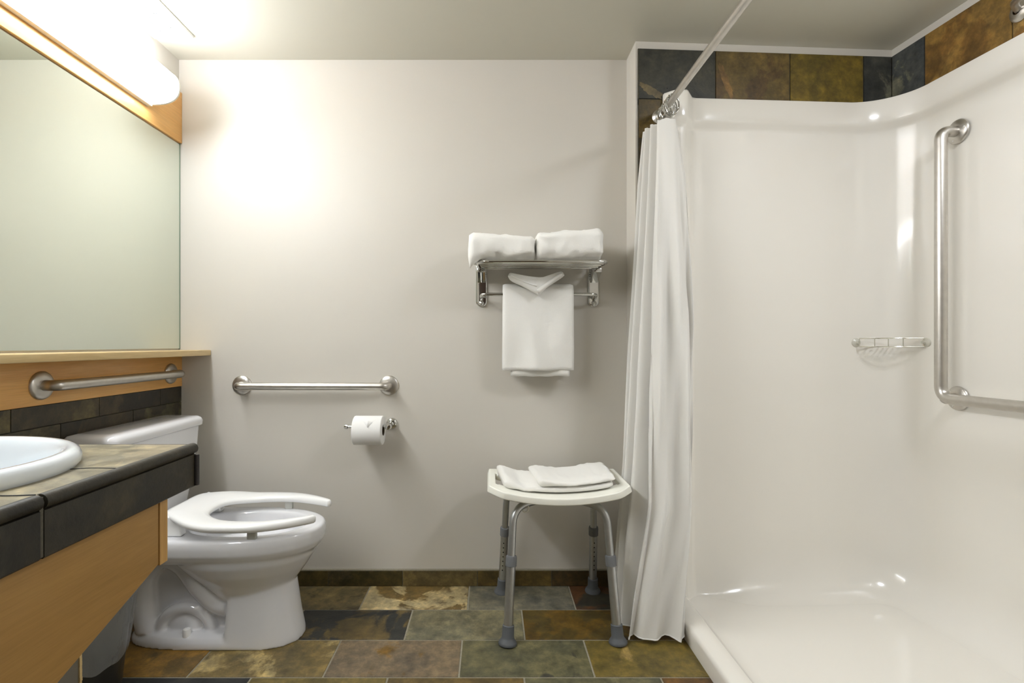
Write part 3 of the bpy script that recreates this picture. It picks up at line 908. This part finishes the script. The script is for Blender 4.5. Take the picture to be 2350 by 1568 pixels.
# ------------------------------------------------------------------ towels
def fold_towel(name, label, x0, x1, z0, z1, yf, yb, seed, droop=0):
    """thick folded towel: rounded section swept in x, soft lumps"""
    g = MB(); rings = []; nx_ = 34; nc = 44
    for i in range(nx_ + 1):
        u = i / nx_; x = x0 + (x1 - x0) * u
        e = 1 - .16 * (max(0, 1 - u / .07) ** 2) - .16 * (max(0, 1 - (1 - u) / .07) ** 2)
        ring = []
        for k in range(nc):
            t = 2 * math.pi * k / nc; c_, s_ = math.cos(t), math.sin(t)
            p_ = 3.4
            yy = (yf + yb) / 2 + (yb - yf) / 2 * e * math.copysign(abs(c_) ** (2 / p_), c_)
            zz_ = (z0 + z1) / 2 + (z1 - z0) / 2 * e * math.copysign(abs(s_) ** (2 / p_), s_)
            nz = noise.noise(Vector((x * 16 + seed, t * 1.1, seed))) * .010 + noise.noise(Vector((x * 40, t * 3 + seed, 2))) * .0045 + noise.noise(Vector((x * 110, t * 9, seed))) * .0014
            dx = .006 * noise.noise(Vector((t * 1.4, seed * 3, 1.3))) if i in (0, nx_) else 0
            zz_ += nz + (.007 * math.sin(u * 3 + seed) if s_ > 0 else 0)
            yy += nz * .8
            if zz_ < z0: zz_ = z0
            if droop and u < .16 and c_ < 0 and s_ < .3:
                zz_ -= droop * (1 - u / .16) * min(1, -c_ * 1.5) * (.6 - s_) / 1.2
                yy -= .012 * (1 - u / .16)
            # roll line: crease along the front
            if c_ < -.6: yy += .004 * math.exp(-((zz_ - (z0 + (z1 - z0) * .55)) / .008) ** 2) * (1 if seed > 3 else 0)
            ring.append((x + dx, yy, zz_))
        rings.append(ring)
    g.loft(rings)
    o = g.build(name, 'terry', loc=((x0 + x1) / 2, (yf + yb) / 2, z0), ang=0)
    return tag(o, label, 'towel', 'towels on the rack shelf')
fold_towel('folded_towel', 'lower white folded towel on the left half of the rack shelf', -.076, .168, RZ + .0085, 1.412, 1.885, 2.105, 1.0, droop=.045)
fold_towel('folded_towel', 'taller white folded towel on the right half of the rack shelf', .174, .420, RZ + .0085, 1.428, 1.885, 2.105, 5.0)

# hanging towel
def hang(g, xa, xb, ztop, zfront, zback, ybar, r, th, seed, amp=.004, flare=0):
    nx_ = 26; sec = []
    # centre line over the bar: back leg up, round, front leg down
    cl_ = [(ybar + r, zback + (ztop - r - zback) * k / 8) for k in range(9)]
    cl_ += [(ybar + r * math.cos(t), ztop - r + r * math.sin(t)) for t in [math.pi * k / 10 for k in range(1, 10)]]
    cl_ += [(ybar - r, ztop - r - (ztop - r - zfront) * k / 22) for k in range(23)]
    rings = []
    for i in range(nx_ + 1):
        u = i / nx_; x = xa + (xb - xa) * u; ring_o = []; ring_i = []
        for j, (y, z) in enumerate(cl_):
            fr_ = j > 17
            dn = (ztop - z) / (ztop - zfront)
            wv = amp * (noise.noise(Vector((x * 14 + seed, z * 5, seed))) * 1.7 + math.sin(x * 34 + z * 20 + seed) * .45 + noise.noise(Vector((x * 45, z * 40, seed))) * .25) * (dn if fr_ else .2)
            edge = 1 - .45 * max(0, 1 - min(u, 1 - u) / .05) ** 2
            if j < len(cl_) - 1: a_, b_ = cl_[j], cl_[j + 1]
            else: a_, b_ = cl_[j - 1], cl_[j]
            ty, tz = b_[0] - a_[0], b_[1] - a_[1]; l_ = math.hypot(ty, tz) or 1; ny_, nz_ = tz / l_, -ty / l_
            hh = th / 2 * edge
            # outward is away from the bar
            xx = x + (u - .5) * flare * dn
            sag = -.004 * noise.noise(Vector((x * 20, seed, 0))) if j == len(cl_) - 1 else 0
            ring_o.append((xx, y - wv + ny_ * hh, z + nz_ * hh + sag)); ring_i.append((xx, y - wv - ny_ * hh, z - nz_ * hh + sag))
        rings.append(ring_o + ring_i[::-1])
    g.loft(rings)
g = MB()
hang(g, .052, .332, 1.232, .896, .90, 2.063, .024, .020, 2.0, .010, .004)
hg = g.build('hanging_towel', 'terry', loc=(.19, 2.063, 1.2), ang=0)
tag(hg, 'white bath towel hanging from the lower bar of the towel rack', 'towel')
g = MB(); hang(g, .083, .318, 1.222, .872, .90, 2.063, .012, .012, 3.0, .003)
g.build('under_fold', 'terry', hg, ang=0)
# folded washcloth tucked over the towel, pointed front
def soft_poly(g, pts, y, th, seed=0, lift=None, bulge=.4):
    """pillow-like prism from an outline in the x-z plane"""
    pts = cr([(x, z, 0) for x, z in pts] + [(pts[0][0], pts[0][1], 0)], 5)[:-1]
    cx_ = sum(p.x for p in pts) / len(pts); cz_ = sum(p.y for p in pts) / len(pts)
    rings = []
    for s_, o_ in ((.0, -1), (.5, -1), (.8, -.98), (.93, -.8), (1, -.3), (1, .3), (.93, .8), (.5, 1), (.0, 1)):
        s_ = max(s_, .01)
        rings.append([(cx_ + (p.x - cx_) * s_, y(cx_ + (p.x - cx_) * s_, cz_ + (p.y - cz_) * s_) + o_ * th / 2 + .0015 * noise.noise(Vector((p.x * 60, p.y * 60, seed))), cz_ + (p.y - cz_) * s_) for p in pts])
    g.loft(rings)
sc_ = lambda px_, py_, d_: ((px_ - 1124) / 1180 * d_, 1 - (py_ - 790) / 1180 * d_)
wcl = MB()
dd = 2.008
yw = lambda x, z: dd + .004 * math.sin(x * 30)
soft_poly(wcl, [(.071, 1.266), (.079, 1.278), (.10, 1.274), (.16, 1.263), (.21, 1.262), (.255, 1.277), (.279, 1.284), (.289, 1.274), (.285, 1.262), (.225, 1.222), (.193, 1.191), (.18, 1.196), (.13, 1.224), (.085, 1.246)], yw, .022, 1)
wc = wcl.build('washcloth', 'terry', loc=(.18, dd, 1.23), ang=0)
tag(wc, 'white washcloth folded to a point over the hanging towel', 'washcloth')
g = MB()
yf_ = dd - .014
g.tube(cr([(.080, yf_, 1.268), (.115, yf_, 1.251), (.150, yf_ - .001, 1.236), (.184, yf_ - .002, 1.226)], 5), [.0035] * 15 + [.0045], 10)
g.tube(cr([(.186, yf_ - .001, 1.203), (.215, yf_, 1.226), (.250, yf_, 1.252), (.281, yf_, 1.270)], 5), [.009] * 6 + [.0075] * 10, 12)
g.build('rolled_edge', 'terry', wc, ang=0)

# ------------------------------------------------------------------ shower stool
st = thing('shower_stool', 'white plastic shower stool with adjustable aluminium legs', 'stool', (.24, 1.89, 0))
SX0, SX1, SY0, SY1 = -.006, .486, 1.722, 2.045
scx, scy = (SX0 + SX1) / 2, (SY0 + SY1) / 2
def seat_z(x): return .468 + .036 * abs((x - scx) / ((SX1 - SX0) / 2)) ** 2.0
g = MB(); nx_, ny_ = 60, 36; th = .024
def hole(x, y):
    dx = abs(x - scx) - (SX1 - SX0) / 2 + .040
    return abs(dx) < .0145 and abs(y - scy) < .072 - max(0, abs(dx) - .009)
grid = {}
def outline(u, v):
    """map unit square to rounded seat outline"""
    x = scx + (SX1 - SX0) / 2 * u; hw = (SY1 - SY0) / 2
    c_ = .055 / ((SX1 - SX0) / 2)
    k = 1 - .26 * max(0, (abs(u) - (1 - c_)) / c_) ** 1.4
    return x, scy + hw * v * k
bm = bmesh.new(); tv = {}
for i in range(nx_ + 1):
    for j in range(ny_ + 1):
        x, y = outline(-1 + 2 * i / nx_, -1 + 2 * j / ny_)
        tv[i, j] = bm.verts.new((x, y, seat_z(x) + .004 * max(0, abs(y - scy) / .16 - .75)))
for i in range(nx_):
    for j in range(ny_):
        q = [tv[i, j], tv[i + 1, j], tv[i + 1, j + 1], tv[i, j + 1]]
        c_ = sum((v.co for v in q), Vector()) / 4
        if not hole(c_.x, c_.y): bm.faces.new(q)
bmesh.ops.delete(bm, geom=[v for v in bm.verts if not v.link_faces], context='VERTS')
bm.verts.index_update()
g.add([v.co for v in bm.verts], [[v.index for v in f.verts] for f in bm.faces]); bm.free()
so = g.build('seat', 'stool_plastic', st, ang=0)
q = so.modifiers.new('solid', 'SOLIDIFY'); q.thickness = th; q.offset = 0
q = so.modifiers.new('bevel', 'BEVEL'); q.width = .0085; q.segments = 4; q.limit_method = 'ANGLE'
legs = [((.059, 1.712), (.082, 1.775), 1), ((.429, 1.718), (.402, 1.775), -1), ((.049, 2.072), (.066, 2.0), 1), ((.416, 2.078), (.405, 2.0), -1)]
for (fx, fy), (tx, ty), s_ in legs:
    F = Vector((fx, fy, 0)); Tt = Vector((tx, ty, .432)); dr = (Tt - F) / .432
    back = fy > 1.9
    at_ = lambda z: F + dr * z
    g = MB()
    inn = Vector((scx + (scx - tx) * -.25, scy + (scy - ty) * -.25, .446))
    path_ = fillet([at_(.24), at_(.434), inn], .055, 10)
    g.tube(path_, .0128, 18)
    lg = g.build('leg', 'alu', st, ang=60)
    g = MB(); g.tube([at_(.045), at_(.262)], .0158, 20); lt = g.build('lower_tube', 'alu', lg)
    g = MB(); g.lathe([(.0165, -.017), (.0185, -.016), (.0188, .012), (.0175, .017), (.013, .018)], at_(.262), dr, 24); g.build('locking_collar', 'collar', lg)
    g = MB(); g.lathe([(.001, 0), (.030, 0), (.0315, .004), (.029, .010), (.022, .019), (.0205, .024), (.0195, .060), (.016, .062)], F, dr, 32, cap=(False, False)); g.build('rubber_foot', 'rubber', lg, ang=50)
    if back:
        g = MB()
        for z_ in (.103, .122, .141, .160, .179, .198, .217):
            p_ = at_(z_) + Vector((-.003 if s_ > 0 else .001, -.0155, 0))
            g.lathe([(.0026, -.001), (.0026, .0008), (.0001, .0009)], p_, (0, -1, 0), 12)
        g.build('adjustment_hole', 'dark', lg)
# crossed frame under the seat
g = MB()
for (fx, fy), (tx, ty), s_ in legs:
    g.tube([(tx + (scx - tx) * .6, ty + (scy - ty) * .6, .448), (scx, scy, .448)], .0125, 14)
g.build('cross_frame', 'alu', st)
for x, y in ((.125, 1.80), (.368, 1.93)):
    g = MB(); g.tube([(x + .011 * math.cos(t), y, .425 + .013 * math.sin(t)) for t in [2 * math.pi * k / 20 for k in range(21)]], .0032, 8); g.tube([(x, y, .437), (x, y, .458)], .004, 8)
    g.build('tube_clip', 'stool_plastic', st)

# folded bath mat on the stool
g = MB()
def mat_layer(g, x0, x1, y0, y1, zlo, zhi, seed, r=.4):
    nx_ = 44; nc = 40; rings = []
    for i in range(nx_ + 1):
        u = i / nx_; x = x0 + (x1 - x0) * u; ring = []
        e = 1 - .5 * max(0, 1 - u / .05) ** 2 - .5 * max(0, 1 - (1 - u) / .05) ** 2
        for k in range(nc):
            t = 2 * math.pi * k / nc; c_, s_ = math.cos(t), math.sin(t)
            yy = (y0 + y1) / 2 + (y1 - y0) / 2 * math.copysign(abs(c_) ** .45, c_) * (1 - .04 * (1 - e))
            hz = (zhi - zlo) / 2 * e * math.copysign(abs(s_) ** .7, s_) * (1 + .5 * math.exp(-(u / .12) ** 2))
            nz = noise.noise(Vector((x * 12 + seed, yy * 14, seed))) * .009 + noise.noise(Vector((x * 60, yy * 60, s_ * 2 + seed))) * .0035
            base = seat_z(x) + th / 2 + .001
            zz_ = base + (zlo + zhi) / 2 + hz + (nz if s_ > -.2 else 0)
            skew = (yy - y0) * .10
            ring.append((x - skew * (1 if u < .5 else -.25) + .003 * noise.noise(Vector((yy * 40, seed, 0))), yy + .004 * noise.noise(Vector((x * 9, seed, 4))), zz_))
        rings.append(ring)
    g.loft(rings)
mat_layer(g, .050, .425, 1.772, 2.005, .0, .028, 3)
bm_ = g.build('folded_bath_mat', 'terry', loc=(.24, 1.885, .48), ang=0)
tag(bm_, 'white terry bath mat folded flat on the shower stool', 'bath mat')
g = MB(); mat_layer(g, .172, .432, 1.768, 2.0, .024, .046, 8)
g.build('upper_fold', 'terry', bm_, ang=0)

# ------------------------------------------------------------------ shower rod, rings, curtain
g = MB(); RXX, RZZ = .658, 1.882
rod = thing('shower_rod', 'straight steel shower curtain rod below the ceiling', 'curtain rod', (RXX, SB(RXX) - .01, RZZ))
g.tube([(RXX, SB(RXX) - .012, RZZ), (RXX, YR, RZZ)], .0127, 24); g.build('rod', 'steel', rod, ang=60)
g = MB(); g.lathe([(.001, 0), (.028, 0), (.028, .004), (.02, .010), (.0135, .018)], (RXX, SB(RXX) - .010, RZZ), (0, -1, 0), 32); g.build('end_flange', 'steel', rod)
proto = None
for k in range(12):
    yy = 1.968 - k * .0105
    if proto is None:
        r_o = bpy.data.objects.new('curtain_ring', None); C.objects.link(r_o); r_o.location = (RXX, yy, RZZ)
        ORG[r_o.name] = Vector((RXX, yy, RZZ))
        g = MB(); cz_ = RZZ - .016
        ov = [(RXX + .022 * math.cos(t), yy, cz_ + .034 * math.sin(t)) for t in [2 * math.pi * q / 28 for q in range(29)]]
        g.tube(ov, .0017, 8); g.build('wire', 'chrome', r_o)
        g = MB()
        for q in range(5):
            t = math.pi * (.22 + .14 * q)
            c_ = (RXX + .022 * math.cos(t), yy, cz_ + .034 * math.sin(t))
            rgs = []
            g.lathe([(.0003, -.0042), (.003, -.003), (.0042, 0), (.003, .003), (.0003, .0042)], c_, 'z', 12)
        g.build('roller_bead', 'chrome', r_o); proto = r_o
        r = r_o
    else:
        r = proto.copy(); C.objects.link(r); r.location = (RXX, yy, RZZ); r.rotation_euler = (0, random.uniform(-.25, .25), random.uniform(-.35, .35))
        for ch in proto.children:
            c2 = ch.copy(); C.objects.link(c2); c2.parent = r
    r['label'] = {0: 'chrome roller curtain ring on the rod, farthest back against the wall', 11: 'chrome roller curtain ring on the rod, frontmost of the bunch'}.get(k, 'chrome roller curtain ring within the bunch at the end of the rod')
    r['category'] = 'curtain ring'; r['group'] = 'bunched curtain rings'

# curtain: plan outlines at several heights, folds follow the same order
top_ = [(.603, 1.986), (.590, 1.975), (.640, 1.968), (.650, 1.960), (.598, 1.952), (.592, 1.944), (.655, 1.938), (.664, 1.930), (.606, 1.920), (.604, 1.912), (.662, 1.904), (.668, 1.896), (.618, 1.884), (.616, 1.876), (.640, 1.866), (.668, 1.862), (.676, 1.872), (.684, 1.888)]
hi_ = [(.582, 1.984), (.570, 1.970), (.640, 1.962), (.655, 1.952), (.584, 1.942), (.578, 1.932), (.655, 1.926), (.668, 1.918), (.600, 1.906), (.590, 1.896), (.664, 1.890), (.676, 1.880), (.610, 1.866), (.606, 1.856), (.640, 1.844), (.676, 1.842), (.702, 1.858), (.720, 1.892)]
mid_ = [(.562, 1.985), (.540, 1.968), (.615, 1.955), (.650, 1.940), (.556, 1.926), (.542, 1.912), (.635, 1.900), (.668, 1.888), (.566, 1.872), (.556, 1.860), (.650, 1.850), (.684, 1.838), (.592, 1.822), (.580, 1.810), (.630, 1.796), (.690, 1.798), (.712, 1.822), (.738, 1.87)]
lo_ = [(.520, 1.985), (.500, 1.965), (.575, 1.945), (.630, 1.925), (.510, 1.900), (.492, 1.880), (.600, 1.868), (.646, 1.850), (.520, 1.828), (.500, 1.812), (.600, 1.800), (.664, 1.786), (.560, 1.768), (.545, 1.752), (.600, 1.736), (.672, 1.742), (.690, 1.775), (.696, 1.84)]
bot_ = [(.500, 1.985), (.470, 1.960), (.545, 1.930), (.610, 1.905), (.478, 1.885), (.466, 1.862), (.560, 1.855), (.630, 1.835), (.480, 1.805), (.460, 1.785), (.530, 1.778), (.640, 1.770), (.500, 1.752), (.470, 1.737), (.520, 1.716), (.600, 1.706), (.650, 1.716), (.655, 1.775)]
levels = [(1.822, top_), (1.62, hi_), (1.10, mid_), (.45, lo_), (.018, bot_)]
nz_ = 60; rings = []
def lev(z):
    for a_, b_ in zip(levels, levels[1:]):
        if z <= a_[0] + 1e-6 and z >= b_[0] - 1e-6:
            t = (a_[0] - z) / (a_[0] - b_[0])
            return [Vector((p[0] * (1 - t) + q[0] * t, p[1] * (1 - t) + q[1] * t, 0)) for p, q in zip(a_[1], b_[1])]
for i in range(nz_ + 1):
    z = 1.822 - (1.822 - .018) * i / nz_
    ps = cr(lev(z), 7); ring = []
    for k, p in enumerate(ps):
        dn = i / nz_
        wx = .006 * dn * noise.noise(Vector((k * .12, z * 2.5, 1))) + .0025 * dn * noise.noise(Vector((k * .4, z * 9, 5)))
        wy = .008 * dn * noise.noise(Vector((k * .1, z * 2.2, 7)))
        fw = sm((k - 76) / 12) * sm(dn * 2.2)
        wy += fw * (.019 * math.sin(k * .62 + z * 3.2) + .008 * math.sin(k * 1.1 - z * 5))
        wx += .004 * dn * math.sin(k * .9 + z * 6)
        zz_ = z
        if i == 0: zz_ += -.006 * abs(math.sin(k * math.pi / 14))
        if i == nz_: zz_ += .006 * math.sin(k * .13)
        ring.append((p.x + wx, min(p.y + wy, SB(p.x) - .014), zz_))
    rings.append(ring)
g = MB(); g.loft(rings, cap=(False, False), closed=False)
cu = g.build('shower_curtain', 'curtain', loc=(.6, 1.85, 0), ang=0)
tag(cu, 'white fabric shower curtain gathered at the shower entrance behind the stool', 'shower curtain')
g = MB(); g.tube(rings[-1], .0022, 6); g.build('hem', 'curtain', cu, ang=0)
